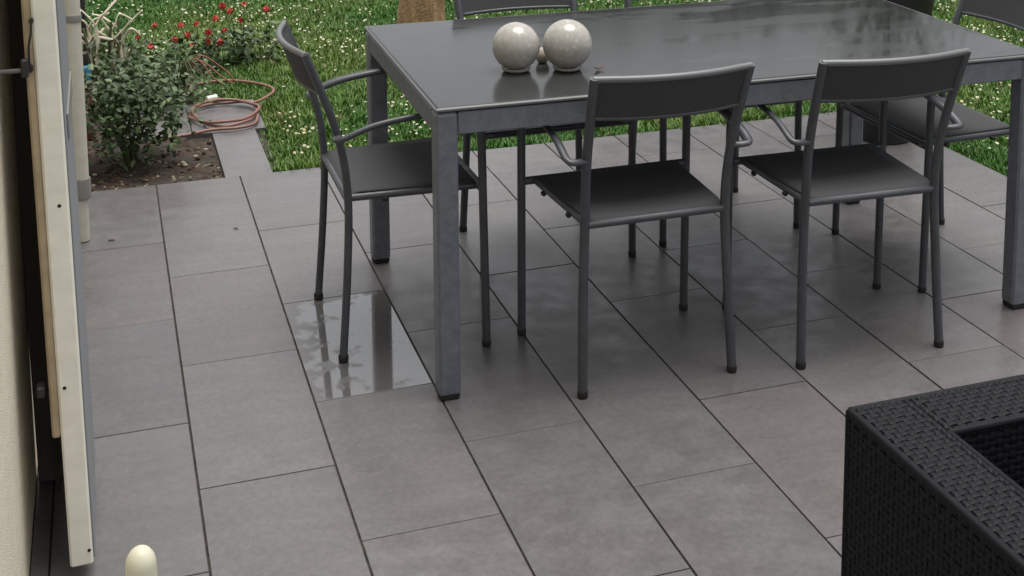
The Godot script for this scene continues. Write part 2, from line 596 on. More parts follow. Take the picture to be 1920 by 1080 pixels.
func make_shutter() -> void:
	var z := -2.55
	var t := thing("shutter", "cream wooden shutter folded open against the roughcast wall", "shutter", Vector3(-0.095, 0, z))
	# board seen on its edge
	obj("board", boxm(Vector3(0, 1.105, -0.20), Vector3(0.043, 2.15, 0.40), 0.004), M.shutter, t)
	for k in 4:
		obj("face_plank", boxm(Vector3(0.0235, 1.105, -0.053 - k * 0.098), Vector3(0.004, 2.13, 0.095), 0.0015), M.shutter_face, t)
	obj("batten", boxm(Vector3(-0.0295, 1.24, -0.04), Vector3(0.016, 1.88, 0.075), 0.004), M.batten, t)
	obj("batten", boxm(Vector3(-0.0305, 0.36, -0.235), Vector3(0.018, 0.11, 0.28), 0.003), M.batten, t)
	obj("batten", boxm(Vector3(-0.0305, 1.75, -0.235), Vector3(0.018, 0.11, 0.28), 0.003), M.batten, t)
	for y in [0.061, 0.401, 0.761, 1.45]:
		var st := mb()
		lathe(st, Vector3.ZERO, [Vector2(0.0, 0.0015), Vector2(0.0028, 0.0012), Vector2(0.0036, 0.0)], 12)
		var sc := obj("screw", st, M.hole, t, Vector3(0.004 - (0.013 if y == 0.401 else 0.0) + (0.011 if y == 0.061 else 0.0), y, 0.0003))
		sc.rotation.x = PI / 2
	obj("added_gap_block", boxm(Vector3(-0.060, 1.092, -0.410), Vector3(0.068, 2.178, 0.05), 0.003), M.gap_block_dark, t)  # added block closing the gap so it stays dark behind the shutter
	# hook and eye on the edge
	var hk := mb()
	tube(hk, smooth_path([Vector3(-0.022, 1.115, 0.006), Vector3(-0.024, 1.095, 0.010), Vector3(-0.029, 1.07, 0.010), Vector3(-0.030, 1.035, 0.008)]), 0.0022, 8)
	tube(hk, PackedVector3Array([Vector3(-0.022, 1.118, 0.0), Vector3(-0.022, 1.118, 0.010)]), 0.0045, 10)
	tube(hk, PackedVector3Array([Vector3(-0.030, 1.030, -0.002), Vector3(-0.030, 1.030, 0.014)]), 0.007, 10)
	obj("hook", hk, M.iron, t)
	obj("latch", boxm(Vector3(-0.052, 0.40, -0.01), Vector3(0.014, 0.022, 0.03), 0.003), M.iron, t)
	var hg := mb()
	cbox(hg, Vector3(0.0275, 0.90, -0.21), Vector3(0.004, 0.05, 0.34), 0.001)
	obj("strap_hinge", hg, M.collar, t)
	t.rotation.z = deg_to_rad(0.75)
	# wall stay that holds the shutter
	var w := thing("shutter_stay", "dark iron shutter stay fixed to the roughcast wall", "shutter stay", Vector3(WALL, 1.03, z + 0.02))
	var a := mb()
	tube(a, PackedVector3Array([Vector3(-0.02, 0, 0), Vector3(0.050, 0, 0)]), 0.0045, 8)
	obj("rod", a, plain(lin(0.11, 0.105, 0.10), 0.55), w)
	obj("catch", boxm(Vector3(0.050, 0.004, 0.0), Vector3(0.013, 0.034, 0.016), 0.003), M.iron, w)
	# sprig behind the shutter
	var sp := thing("weed_sprig", "small green weed sprouting between shutter and wall", "weed", Vector3(-0.150, 0.0, -2.90))
	foliage(sp, 26, 0.013, func(): return Vector3(rng.randf_range(-0.012, 0.012), rng.randf_range(0.50, 0.66), rng.randf_range(-0.02, 0.02)), [Color(0.07, 0.13, 0.03), Color(0.10, 0.16, 0.05)])
	var s2 := mb()
	tube(s2, smooth_path([Vector3(0, 0, 0), Vector3(0.006, 0.3, 0.004), Vector3(0, 0.6, 0)]), 0.002, 6)
	obj("stem", s2, M.stem, sp)

func make_downpipe() -> void:
	var t := thing("downpipe", "cream rainwater downpipe running down the house wall", "downpipe", Vector3(-0.105, 0, -4.4))
	var st := mb()
	lathe(st, Vector3.ZERO, [Vector2(0.0255, 0.18), Vector2(0.0255, 2.7)], 20)
	obj("pipe", st, M.pipe, t)
	var st2 := mb()
	lathe(st2, Vector3.ZERO, [Vector2(0.029, 0.145), Vector2(0.031, 0.15), Vector2(0.031, 0.21), Vector2(0.0255, 0.215)], 20)
	obj("socket", st2, M.collar, t)
	var st3 := mb()
	lathe(st3, Vector3(-0.004, 0, 0), [Vector2(0.018, 0.002), Vector2(0.0235, 0.004), Vector2(0.0235, 0.146)], 20)
	obj("foot", st3, M.pipe, t)
	for y in [0.74, 1.9]:
		var b := mb()
		lathe(b, Vector3.ZERO, [Vector2(0.0255, y - 0.012), Vector2(0.0285, y - 0.011), Vector2(0.0285, y + 0.011), Vector2(0.0255, y + 0.012)], 20)
		cbox(b, Vector3(-0.045, y, 0), Vector3(0.05, 0.015, 0.012), 0.002)
		obj("bracket", b, M.collar, t)

func make_pole() -> void:
	var t := thing("cream_pole", "cream pole with a rounded tip standing on the terrace", "pole", Vector3(0.006, 0, -1.13))
	var prof := [Vector2(0.0128, 0.02), Vector2(0.0128, 0.60), Vector2(0.0135, 0.80), Vector2(0.0132, 0.915)]
	for i in range(1, 9):
		var w := PI / 2 * i / 8.0
		prof.append(Vector2(0.0132 * cos(w), 0.915 + 0.017 * sin(w)))
	var st := mb()
	lathe(st, Vector3.ZERO, prof, 24)
	obj("pole", st, M.cream_plastic, t)
	var b := mb()
	lathe(b, Vector3.ZERO, [Vector2(0.09, 0.001), Vector2(0.09, 0.012), Vector2(0.08, 0.02), Vector2(0.014, 0.024)], 24)
	obj("base", b, M.cream_plastic, t)

# ---------------------------------------------------------------- furniture
func make_chair() -> Node3D:
	var t := Node3D.new()
	t.name = numbered("garden_chair")
	add_child(t)
	t.set_meta("category", "chair")
	t.set_meta("group", "garden chairs around the table")
	for s in [-1.0, 1.0]:
		var st := mb()
		tube(st, smooth_path([Vector3(s * 0.205, 0.012, 0.19), Vector3(s * 0.197, 0.25, 0.172), Vector3(s * 0.190, 0.45, 0.166), Vector3(s * 0.194, 0.62, 0.192), Vector3(s * 0.203, 0.832, 0.268)]), 0.0125, 12, 0.85)
		var lg := obj("back_leg", st, M.metal, t)
		var cap := mb()
		lathe(cap, Vector3(s * 0.205, 0, 0.19), [Vector2(0.0, 0.0), Vector2(0.0125, 0.0005), Vector2(0.0135, 0.004), Vector2(0.0135, 0.016), Vector2(0.012, 0.018)], 14)
		obj("foot_cap", cap, M.rubber, lg)
		var f := mb()
		tube(f, smooth_path([Vector3(s * 0.2425, 0.012, -0.19), Vector3(s * 0.2425, 0.35, -0.185), Vector3(s * 0.2425, 0.60, -0.18), Vector3(s * 0.2425, 0.648, -0.165)]), 0.0115, 12, 1.0)
		var fl := obj("front_leg", f, M.metal, t)
		var cap2 := mb()
		lathe(cap2, Vector3(s * 0.2425, 0, -0.19), [Vector2(0.0, 0.0), Vector2(0.0115, 0.0005), Vector2(0.0125, 0.004), Vector2(0.0125, 0.016), Vector2(0.011, 0.018)], 14)
		obj("foot_cap", cap2, M.rubber, fl)
		var a := mb()
		tube(a, smooth_path([Vector3(s * 0.196, 0.606, 0.188), Vector3(s * 0.222, 0.607, 0.196), Vector3(s * 0.2425, 0.612, 0.185), Vector3(s * 0.2425, 0.640, 0.10), Vector3(s * 0.2425, 0.655, -0.02), Vector3(s * 0.2425, 0.655, -0.13), Vector3(s * 0.2425, 0.640, -0.176)], 7), 0.0125, 10, 0.62)
		obj("armrest", a, M.metal, t)
		var sr := mb()
		bar(sr, Vector3(s * 0.203, 0.438, -0.178), Vector3(s * 0.184, 0.436, 0.160), 0.010, 10)
		obj("side_rail", sr, M.metal, t)
		for zz in [-0.10, 0.07]:
			var cl := mb()
			var xx := lerpf(0.199, 0.190, (zz + 0.1) / 0.17)
			cbox(cl, Vector3(s * (xx + 0.009), 0.428, zz), Vector3(0.012, 0.012, 0.016), 0.003)
			obj("seat_clip", cl, M.rubber, t)
	var r := mb()
	bar(r, Vector3(-0.234, 0.438, -0.184), Vector3(0.234, 0.438, -0.184), 0.011, 10)
	obj("front_rail", r, M.metal, t)
	var r2 := mb()
	bar(r2, Vector3(-0.182, 0.434, 0.166), Vector3(0.182, 0.434, 0.166), 0.010, 10)
	obj("rear_rail", r2, M.metal, t)
	# stretched fabric seat, a little sagging
	var se := mb()
	var nu := 12
	var nv := 10
	var pt := func(i: int, j: int, lo: float) -> Vector3:
		var u := float(i) / nu
		var v := float(j) / nv
		var zz := lerpf(-0.196, 0.172, v)
		var hw := lerpf(0.206, 0.184, v)
		var sag := 0.012 * sin(PI * u) * sin(PI * clampf(v * 0.95 + 0.03, 0, 1))
		var roll := 0.010 * pow(maxf(0.0, 1.0 - v * 12.0), 2.0) + 0.009 * pow(maxf(0.0, 1.0 - (1.0 - v) * 12.0), 2.0)
		return Vector3(lerpf(-hw, hw, u), 0.4515 - sag - roll - lo, zz)
	for lo in [0.0, 0.005]:
		for i in nu:
			for j in nv:
				quad(se, pt.call(i, j, lo), pt.call(i + 1, j, lo), pt.call(i + 1, j + 1, lo), pt.call(i, j + 1, lo), Vector3.UP if lo == 0.0 else Vector3.DOWN)
	for i in nu:
		quad(se, pt.call(i, 0, 0.0), pt.call(i + 1, 0, 0.0), pt.call(i + 1, 0, 0.005), pt.call(i, 0, 0.005), Vector3.FORWARD)
		quad(se, pt.call(i, nv, 0.0), pt.call(i + 1, nv, 0.0), pt.call(i + 1, nv, 0.005), pt.call(i, nv, 0.005), Vector3.BACK)
	for j in nv:
		quad(se, pt.call(0, j, 0.0), pt.call(0, j + 1, 0.0), pt.call(0, j + 1, 0.005), pt.call(0, j, 0.005), Vector3.LEFT)
		quad(se, pt.call(nu, j, 0.0), pt.call(nu, j + 1, 0.0), pt.call(nu, j + 1, 0.005), pt.call(nu, j, 0.005), Vector3.RIGHT)
	se.index()
	se.generate_normals()
	obj("seat", se, M.cloth, t)
	# curved back panel between the stiles
	var bk := mb()
	var cols := 18
	var rows := 5
	var bp := func(i: int, j: int, side: float) -> Vector3:
		var u := float(i) / cols * 2.0 - 1.0
		var v := float(j) / rows
		var hw := lerpf(0.191, 0.194, v)
		return Vector3(u * hw, lerpf(0.722, 0.828, v), lerpf(0.226, 0.266, v) + 0.036 * (1.0 - u * u) + side)
	for sd in [-0.004, 0.004]:
		for i in cols:
			for j in rows:
				quad(bk, bp.call(i, j, sd), bp.call(i + 1, j, sd), bp.call(i + 1, j + 1, sd), bp.call(i, j + 1, sd), Vector3(0, 0, sd))
	for i in cols:
		quad(bk, bp.call(i, 0, -0.004), bp.call(i + 1, 0, -0.004), bp.call(i + 1, 0, 0.004), bp.call(i, 0, 0.004), Vector3.DOWN)
		quad(bk, bp.call(i, rows, -0.004), bp.call(i + 1, rows, -0.004), bp.call(i + 1, rows, 0.004), bp.call(i, rows, 0.004), Vector3.UP)
	obj("backrest", bk, M.cloth, t)
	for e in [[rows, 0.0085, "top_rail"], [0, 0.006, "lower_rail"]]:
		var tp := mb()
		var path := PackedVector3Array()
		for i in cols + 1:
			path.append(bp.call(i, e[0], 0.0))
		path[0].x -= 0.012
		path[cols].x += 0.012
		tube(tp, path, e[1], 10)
		obj(e[2], tp, M.edge if e[2] == "top_rail" else M.metal, t)  # top rail paler than the frame, its sky reflection put into the colour
	return t

func make_chairs() -> void:
	var proto := make_chair()
	var spots := [
		[1.279, -3.095, 0.0, "dark grey chair on the paved side of the table, closest to the balls"],
		[1.874, -3.048, -2.0, "dark grey chair on the paved side of the table, farther from the balls"],
		[0.737, -3.495, -90.0, "dark grey garden chair at the table's short end beside the flower bed"],
		[2.425, -3.407, 90.0, "dark grey garden chair at the table's short end away from the house"],
		[1.290, -3.885, 180.0, "dark grey garden chair across the table from the balls, backed by the tree stump"],
		[1.90, -3.930, 180.0, "dark grey garden chair on the lawn side, next to the black planter"]]
	for i in spots.size():
		var o: Node3D = proto
		if i > 0:
			o = proto.duplicate()
			o.name = numbered("garden_chair")
			add_child(o)
		o.position = Vector3(spots[i][0], 0, spots[i][1])
		o.rotation_degrees.y = spots[i][2]
		o.set_meta("label", spots[i][3])

func make_table() -> void:
	var t := thing("dining_table", "large dark grey metal garden table with wet smooth top", "table", Vector3(1.602, 0, -3.458), deg_to_rad(-0.9))
	var w := 1.725
	var d := 0.955
	var hgt := 0.746
	var slab := boxm(Vector3(0, hgt - 0.007, 0), Vector3(w - 0.012, 0.014, d - 0.012), 0.003).commit()
	var md := MeshDataTool.new()
	md.create_from_surface(slab, 0)
	for i in md.get_vertex_count():
		var v := md.get_vertex(i)
		md.set_vertex_uv(i, Vector2(v.x / w + 0.5, v.z / d + 0.5))
	var slab_uv := ArrayMesh.new()
	md.commit_to_surface(slab_uv)
	put_mesh("table_top", slab_uv, M.table_top, t)
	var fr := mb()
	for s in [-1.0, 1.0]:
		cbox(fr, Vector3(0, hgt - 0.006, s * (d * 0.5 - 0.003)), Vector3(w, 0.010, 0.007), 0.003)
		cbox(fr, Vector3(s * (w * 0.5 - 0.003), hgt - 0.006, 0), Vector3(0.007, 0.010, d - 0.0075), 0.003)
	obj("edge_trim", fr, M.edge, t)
	var ah := 0.056
	for s in [-1.0, 1.0]:
		obj("apron", boxm(Vector3(0, hgt - 0.0145 - ah * 0.5, s * (d * 0.5 - 0.016)), Vector3(w - 0.113, ah, 0.026), 0.003), M.worn_metal, t)
		obj("apron", boxm(Vector3(s * (w * 0.5 - 0.016), hgt - 0.0145 - ah * 0.5, 0), Vector3(0.026, ah, d - 0.113), 0.003), M.worn_metal, t)
	for sx in [-1.0, 1.0]:
		for sz in [-1.0, 1.0]:
			var lg := obj("leg", boxm(Vector3(sx * (w * 0.5 - 0.0285), (hgt - 0.0145) * 0.5 + 0.006, sz * (d * 0.5 - 0.0285)), Vector3(0.055, hgt - 0.0145 - 0.012, 0.055), 0.006), M.worn_metal, t)
			obj("foot", boxm(Vector3(sx * (w * 0.5 - 0.0285), 0.008, sz * (d * 0.5 - 0.0285)), Vector3(0.050, 0.016, 0.050), 0.004), M.rubber, lg)

func make_balls() -> void:
	var data := [[1.022, -3.272, 0.0635, "cream glazed stoneware ball on the table, the smaller of the pair"], [1.154, -3.238, 0.066, "cream glazed stoneware ball on the table, the larger of the pair"]]
	for b in data:
		var t := thing("stoneware_ball", b[3], "decorative ball", Vector3(b[0], 0.746, b[1]), 0.0, "stoneware balls on the table")
		var prof := []
		var r: float = b[2]
		for i in 33:
			var w := -PI / 2 + PI * i / 32.0
			prof.append(Vector2(maxf(0.0, r * cos(w)), r * sin(w) + r + 0.004))
		var st := mb()
		lathe(st, Vector3.ZERO, prof, 48)
		obj("ball", st, M.glaze, t)
		var sc := mb()
		lathe(sc, Vector3.ZERO, [Vector2(0.0, 0.0005), Vector2(0.028, 0.0005), Vector2(0.036, 0.004), Vector2(0.040, 0.011), Vector2(0.0375, 0.0115), Vector2(0.034, 0.006), Vector2(0.0, 0.005)], 32)
		obj("saucer", sc, M.saucer, t)
	var p := thing("pebble", "small grey pebble lying between the two stoneware balls", "pebble", Vector3(1.115, 0.746, -3.33))
	var st := mb()
	lathe(st, Vector3.ZERO, [Vector2(0, 0), Vector2(0.012, 0.002), Vector2(0.018, 0.012), Vector2(0.019, 0.024), Vector2(0.014, 0.036), Vector2(0.006, 0.042), Vector2(0, 0.043)], 14)
	obj("stone", st, M.stone, p)
	var l := thing("dry_leaf", "curled reddish dry leaf lying beside the larger ball", "leaf", Vector3(1.232, 0.7475, -3.205), 0.4)
	var s2 := mb()
	for k in 4:
		var x0 := -0.018 + k * 0.009
		var w0: float = [0.001, 0.006, 0.007, 0.005, 0.001][k]
		var w1: float = [0.001, 0.006, 0.007, 0.005, 0.001][k + 1]
		var y0 := 0.002 + 0.003 * absf(k - 2.0)
		var y1 := 0.002 + 0.003 * absf(k - 1.0)
		quad(s2, Vector3(x0, y0, -w0), Vector3(x0 + 0.009, y1, -w1), Vector3(x0 + 0.009, y1 + 0.002, w1), Vector3(x0, y0 + 0.002, w0), Vector3.UP)
		quad(s2, Vector3(x0, y0 - 0.0008, -w0), Vector3(x0 + 0.009, y1 - 0.0008, -w1), Vector3(x0 + 0.009, y1 + 0.0012, w1), Vector3(x0, y0 + 0.0012, w0), Vector3.DOWN)
	obj("blade", s2, plain(lin(0.11, 0.035, 0.025), 0.7), l)

# ---------------------------------------------------------------- woven sofa
func strand_mesh() -> ArrayMesh:
	var st := mb()
	var nl := 6
	var nw := 3
	var pt := func(i: int, j: int) -> Vector3:
		var u := float(i) / nl * 2.0 - 1.0
		var v := float(j) / nw * 2.0 - 1.0
		return Vector3(u * 0.97, 0.33 * (1.0 - u * u) + 0.10 * (1.0 - v * v) - 0.16, v * 0.42)
	for i in nl:
		for j in nw:
			quad(st, pt.call(i, j), pt.call(i + 1, j), pt.call(i + 1, j + 1), pt.call(i, j + 1), Vector3.UP)
	st.index()
	st.generate_normals()
	return st.commit()

func weave(called: String, mesh: Mesh, o: Vector3, u: Vector3, v: Vector3, cell: float, parent: Node) -> void:
	var nu := int(round(u.length() / cell))
	var nv := int(round(v.length() / cell))
	var du := u / nu
	var dv := v / nv
	var nrm := dv.cross(du).normalized()
	var xf := []
	for i in nu:
		for j in nv:
			var p := o + du * (i + 0.5) + dv * (j + 0.5)
			var jit := rng.randf_range(0.92, 1.08)
			var bs: Basis
			if (i + j) % 2 == 0:
				bs = Basis(du * (0.5 if i == 0 or i == nu - 1 else 1.02), nrm * cell * jit, dv * 1.0)
			else:
				bs = Basis(dv * (0.5 if j == 0 or j == nv - 1 else 1.02), nrm * cell * 0.9 * jit, -du * 0.9)
			xf.append(Transform3D(bs, p + nrm * rng.randf_range(-0.0004, 0.0004)))
	scatter(called, mesh, M.rattan, xf, [], parent)

func make_sofa() -> void:
	var x0 := 1.056
	var x1 := 2.30
	var z0 := -1.677
	var z1 := -0.80
	var hgt := 0.60
	var rim := 0.108
	var t := thing("rattan_sofa", "black woven rattan garden sofa at the terrace edge", "sofa", Vector3(x0, 0, z0))
	var w := x1 - x0
	var d := z1 - z0
	var m := strand_mesh()
	var c := 0.0122
	var k := 0.004
	var core := mb()
	cbox(core, Vector3(w * 0.5, hgt * 0.5 + 0.02, rim * 0.5), Vector3(w - k, hgt - 0.05, rim - k), 0.006)
	cbox(core, Vector3(rim * 0.5, hgt * 0.5 + 0.02, d * 0.5 + rim * 0.5), Vector3(rim - k, hgt - 0.05, d - rim - k), 0.006)
	cbox(core, Vector3(w - rim * 0.5, hgt * 0.5 + 0.02, d * 0.5 + rim * 0.5), Vector3(rim - k, hgt - 0.05, d - rim - k), 0.006)
	cbox(core, Vector3(w * 0.5, 0.16, d * 0.5 + rim * 0.5), Vector3(w - rim * 2.0 - k, 0.24, d - rim - k), 0.006)
	obj("core", core, M.rattan_core, t)
	var y := hgt - 0.004
	weave("woven_rim", m, Vector3(0, y, 0), Vector3(rim, 0, 0), Vector3(0, 0, d), c, t)
	weave("woven_rim", m, Vector3(rim, y, 0), Vector3(w - rim, 0, 0), Vector3(0, 0, rim), c, t)
	weave("woven_side", m, Vector3(0.001, 0.045, 0), Vector3(0, hgt - 0.052, 0), Vector3(0, 0, d), c, t)
	weave("woven_back", m, Vector3(0, 0.045, 0.001), Vector3(w, 0, 0), Vector3(0, hgt - 0.052, 0), c, t)
	weave("woven_inner_back", m, Vector3(rim, 0.28, rim), Vector3(0, hgt - 0.287, 0), Vector3(w - rim * 2.0, 0, 0), c, t)
	weave("woven_inner_side", m, Vector3(rim, 0.28, rim), Vector3(0, 0, d - rim), Vector3(0, hgt - 0.287, 0), c, t)
	var yt := hgt - 0.006
	for e in [[Vector3(0.003, yt, 0.003), Vector3(w, yt, 0.003)], [Vector3(0.003, yt, 0.003), Vector3(0.003, yt, d)], [Vector3(rim, yt, rim), Vector3(w - rim, yt, rim)], [Vector3(rim, yt, rim), Vector3(rim, yt, d)], [Vector3(0.003, 0.04, 0.003), Vector3(0.003, yt, 0.003)]]:
		var eb := mb()
		bar(eb, e[0], e[1], 0.0062, 10)
		obj("edge_braid", eb, M.rattan, t)
	for s in [[0.03, 0.03], [w - 0.03, 0.03], [0.03, d - 0.03], [w - 0.03, d - 0.03]]:
		obj("foot", boxm(Vector3(s[0], 0.022, s[1]), Vector3(0.04, 0.044, 0.04), 0.004), M.black, t)
	obj("seat_cushion", boxm(Vector3(w * 0.5, 0.335, d * 0.5 + rim * 0.5 + 0.01), Vector3(w - rim * 2.0 - 0.03, 0.10, d - rim - 0.04), 0.03), M.cushion, t)

func make_planter() -> void:
	var t := thing("black_planter", "black tapering garden planter behind the table's far corner", "planter", Vector3(2.97, 0, -4.50))
	var st := mb()
	lathe(st, Vector3.ZERO, [Vector2(0.0, 0.001), Vector2(0.105, 0.001), Vector2(0.11, 0.006), Vector2(0.135, 0.25), Vector2(0.175, 0.55), Vector2(0.20, 0.74), Vector2(0.21, 0.75), Vector2(0.21, 0.775), Vector2(0.195, 0.78), Vector2(0.185, 0.74), Vector2(0.0, 0.735)], 40)
	obj("pot", st, M.black, t)
	foliage(t, 900, 0.034, func():
		var v := Vector3(rng.randfn(0, 1), rng.randfn(0, 1), rng.randfn(0, 1)).normalized() * pow(rng.randf(), 0.5)
		return Vector3(v.x * 0.30, 1.02 + v.y * 0.30, v.z * 0.30), [Color(0.05, 0.10, 0.02), Color(0.08, 0.14, 0.03)])
	var sm := mb()
	for i in 6:
		var a := TAU * i / 6.0
		tube(sm, smooth_path([Vector3(0.03 * cos(a), 0.72, 0.03 * sin(a)), Vector3(0.08 * cos(a), 0.95, 0.08 * sin(a)), Vector3(0.19 * cos(a), 1.2, 0.19 * sin(a))]), 0.006, 6)
	obj("stem", sm, M.stem, t)

# ---------------------------------------------------------------- plants
func leaf_mesh() -> ArrayMesh:
	var st := mb()
	# pointed oval leaf folded along its rib, length 1 along +z
	var ws := [0.0, 0.22, 0.30, 0.22, 0.0]
	for k in 4:
		var z0 := k / 4.0
		var z1 := (k + 1) / 4.0
		var y0 := -0.16 * z0 * z0
		var y1 := -0.16 * z1 * z1
		for s in [-1.0, 1.0]:
			quad(st, Vector3(0, y0, z0), Vector3(0, y1, z1), Vector3(s * ws[k + 1], y1 + 0.08 * ws[k + 1] / 0.3, z1), Vector3(s * ws[k], y0 + 0.08 * ws[k] / 0.3, z0), Vector3.UP)
	return st.commit()

var leaf_shape: ArrayMesh

func foliage(parent: Node, count: int, size: float, where: Callable, tones: Array) -> void:
	if leaf_shape == null:
		leaf_shape = leaf_mesh()
	var xf := []
	var cols := []
	for i in count:
		var p: Vector3 = where.call()
		var s := size * rng.randf_range(0.6, 1.35)
		var b := Basis.from_euler(Vector3(rng.randf_range(-0.5, 0.9), rng.randf() * TAU, rng.randf_range(-0.5, 0.5))).scaled(Vector3(s, s, s) * 1.0)
		xf.append(Transform3D(b, p))
		var c: Color = tones[rng.randi() % tones.size()]
		cols.append(c * rng.randf_range(0.7, 1.3))
	scatter("foliage", leaf_shape, M.leaf, xf, cols, parent)

func tuft_mesh(seed_: int, blades: int) -> ArrayMesh:
	var r := RandomNumberGenerator.new()
	r.seed = seed_
	var st := mb()
	for i in blades:
		var a := r.randf() * TAU
		var base := Vector3(cos(a), 0, sin(a)) * r.randf() * 0.028
		var dir := Vector3(cos(a + r.randf_range(-1, 1)), 0, sin(a + r.randf_range(-1, 1)))
		var hgt := r.randf_range(0.018, 0.044)
		var lean := r.randf_range(0.006, 0.034)
		var wv := Vector3(-dir.z, 0, dir.x) * r.randf_range(0.0020, 0.0034)
		var m1 := base + dir * lean * 0.35 + Vector3.UP * hgt * 0.6
		var tip := base + dir * lean + Vector3.UP * hgt
		var tone := r.randf_range(0.75, 1.2)
		st.set_color(Color(tone, tone, tone))
		var nn := (Vector3.UP + dir * 0.6).normalized()
		tri(st, base - wv, base + wv, m1 + wv * 0.8, nn)
		tri(st, base - wv, m1 + wv * 0.8, m1 - wv * 0.8, nn)
		tri(st, m1 - wv * 0.8, m1 + wv * 0.8, tip, nn)
	return st.commit()

func on_lawn(x: float, z: float) -> bool:
	var edge := 0.012 * sin(x * 31.0) + 0.010 * sin(x * 73.0 + 1.0)
	if x > RIGHT + 0.012 + 0.01 * sin(z * 40.0):
		return true
	if z > FAR - 0.012 + edge:
		return false
	var left := 0.585 + 0.02 * sin(z * 23.0) + 0.014 * sin(z * 57.0)
	if z > FAR - 0.62:
		return x > left
	if z > FAR - 1.08:
		return x > 0.62 + 0.02 * sin(z * 23.0)
	if z > FAR - 1.9:
		return x > 0.30 + 0.04 * sin(z * 9.0)
	return x > -1.4

func make_lawn() -> void:
	var patch := noise(31, 0.9, 3)
	var yellow := noise(32, 0.55, 2)
	var kinds := [tuft_mesh(1, 11), tuft_mesh(2, 13), tuft_mesh(3, 9)]
	var lists := [[], [], []]
	var tones := [[], [], []]
	for i in 130000:
		var x := rng.randf_range(-1.4, 7.0)
		var z := rng.randf_range(-9.6, -2.4)
		if not on_lawn(x, z):
			continue
		var k := rng.randi() % 3
		var p := patch.get_noise_2d(x, z)
		var s := rng.randf_range(0.75, 1.25) * (1.0 + 0.35 * p)
		if z > FAR - 0.10 and x < RIGHT:
			s *= 1.15
		lists[k].append(Transform3D(Basis(Vector3.UP, rng.randf() * TAU).scaled(Vector3(s, s * rng.randf_range(0.8, 1.2), s)), Vector3(x, -0.040, z)))
		# two kinds of grass in patches of the lawn, each tuft of one colour
		var straw := clampf(yellow.get_noise_2d(x, z) * 1.2 + 0.30, 0.0, 1.0) * rng.randf_range(0.5, 1.2)
		var c := Color(0.056, 0.165, 0.018).lerp(Color(0.158, 0.235, 0.044), clampf(straw, 0, 1))
		c = c * rng.randf_range(0.75, 1.25)
		if rng.randf() < 0.03:
			c = Color(0.20, 0.17, 0.07)
		tones[k].append(c)
	var lawn := Node3D.new()
	lawn.name = "lawn_grass"
	add_child(lawn)
	lawn.set_meta("kind", "stuff")
	lawn.set_meta("label", "green lawn grass growing round the terrace")
	lawn.set_meta("category", "grass")
	for k in 3:
		scatter("grass_tufts", kinds[k], M.grass, lists[k], tones[k], lawn)
	# daisies
	var d := mb()
	for i in 9:
		var a0 := TAU * (i - 0.38) / 9.0
		var a1 := TAU * (i + 0.38) / 9.0
		var am := TAU * i / 9.0
		d.set_color(Color(0.72, 0.70, 0.60))
		tri(d, Vector3(0, 0.0, 0), Vector3(cos(a0), 0.10, sin(a0)) * 0.8, Vector3(cos(am), 0.16, sin(am)), Vector3.UP)
		tri(d, Vector3(0, 0.0, 0), Vector3(cos(am), 0.16, sin(am)), Vector3(cos(a1), 0.10, sin(a1)) * 0.8, Vector3.UP)
	d.set_color(Color(0.62, 0.42, 0.04))
	for i in 6:
		tri(d, Vector3(0, 0.22, 0), Vector3(cos(TAU * i / 6.0) * 0.34, 0.10, sin(TAU * i / 6.0) * 0.34), Vector3(cos(TAU * (i + 1) / 6.0) * 0.34, 0.10, sin(TAU * (i + 1) / 6.0) * 0.34), Vector3.UP)
	d.set_color(Color(0.10, 0.15, 0.04))
	for s in [Vector3(0.06, 0, 0), Vector3(0, 0, 0.06)]:
		quad(d, -s, s, s + Vector3(0, -4.0, 0), -s + Vector3(0, -4.0, 0), Vector3(s.z, 0, s.x))
	var dm := d.commit()
	var dens := noise(33, 0.8, 3)
	var xf := []
	var cols := []
	for i in 15000:
		var x := rng.randf_range(-0.6, 7.0)
		var z := rng.randf_range(-9.4, -2.6)
		if not on_lawn(x - 0.05, z + 0.10) or not on_lawn(x, z):
			continue
		if rng.randf() > clampf(dens.get_noise_2d(x, z) * 1.8 + 0.34 + (0.35 if x > 3.1 else 0.0), 0.06, 0.95):
			continue
		var s := rng.randf_range(0.0045, 0.0085)
		xf.append(Transform3D(Basis.from_euler(Vector3(rng.randf_range(-0.2, 0.7), rng.randf_range(-0.6, 0.6), rng.randf_range(-0.4, 0.4))).scaled(Vector3(s, s, s)), Vector3(x, rng.randf_range(0.004, 0.026), z)))
		var y := rng.randf()
		cols.append(Color(1, 1, 1) if y < 0.85 else Color(1.0, 0.94, 0.7))
	var da := scatter("lawn_daisies", dm, M.petal, xf, cols, self)
	da.set_meta("label", "tiny white daisies scattered all over the lawn")
	da.set_meta("category", "daisies")

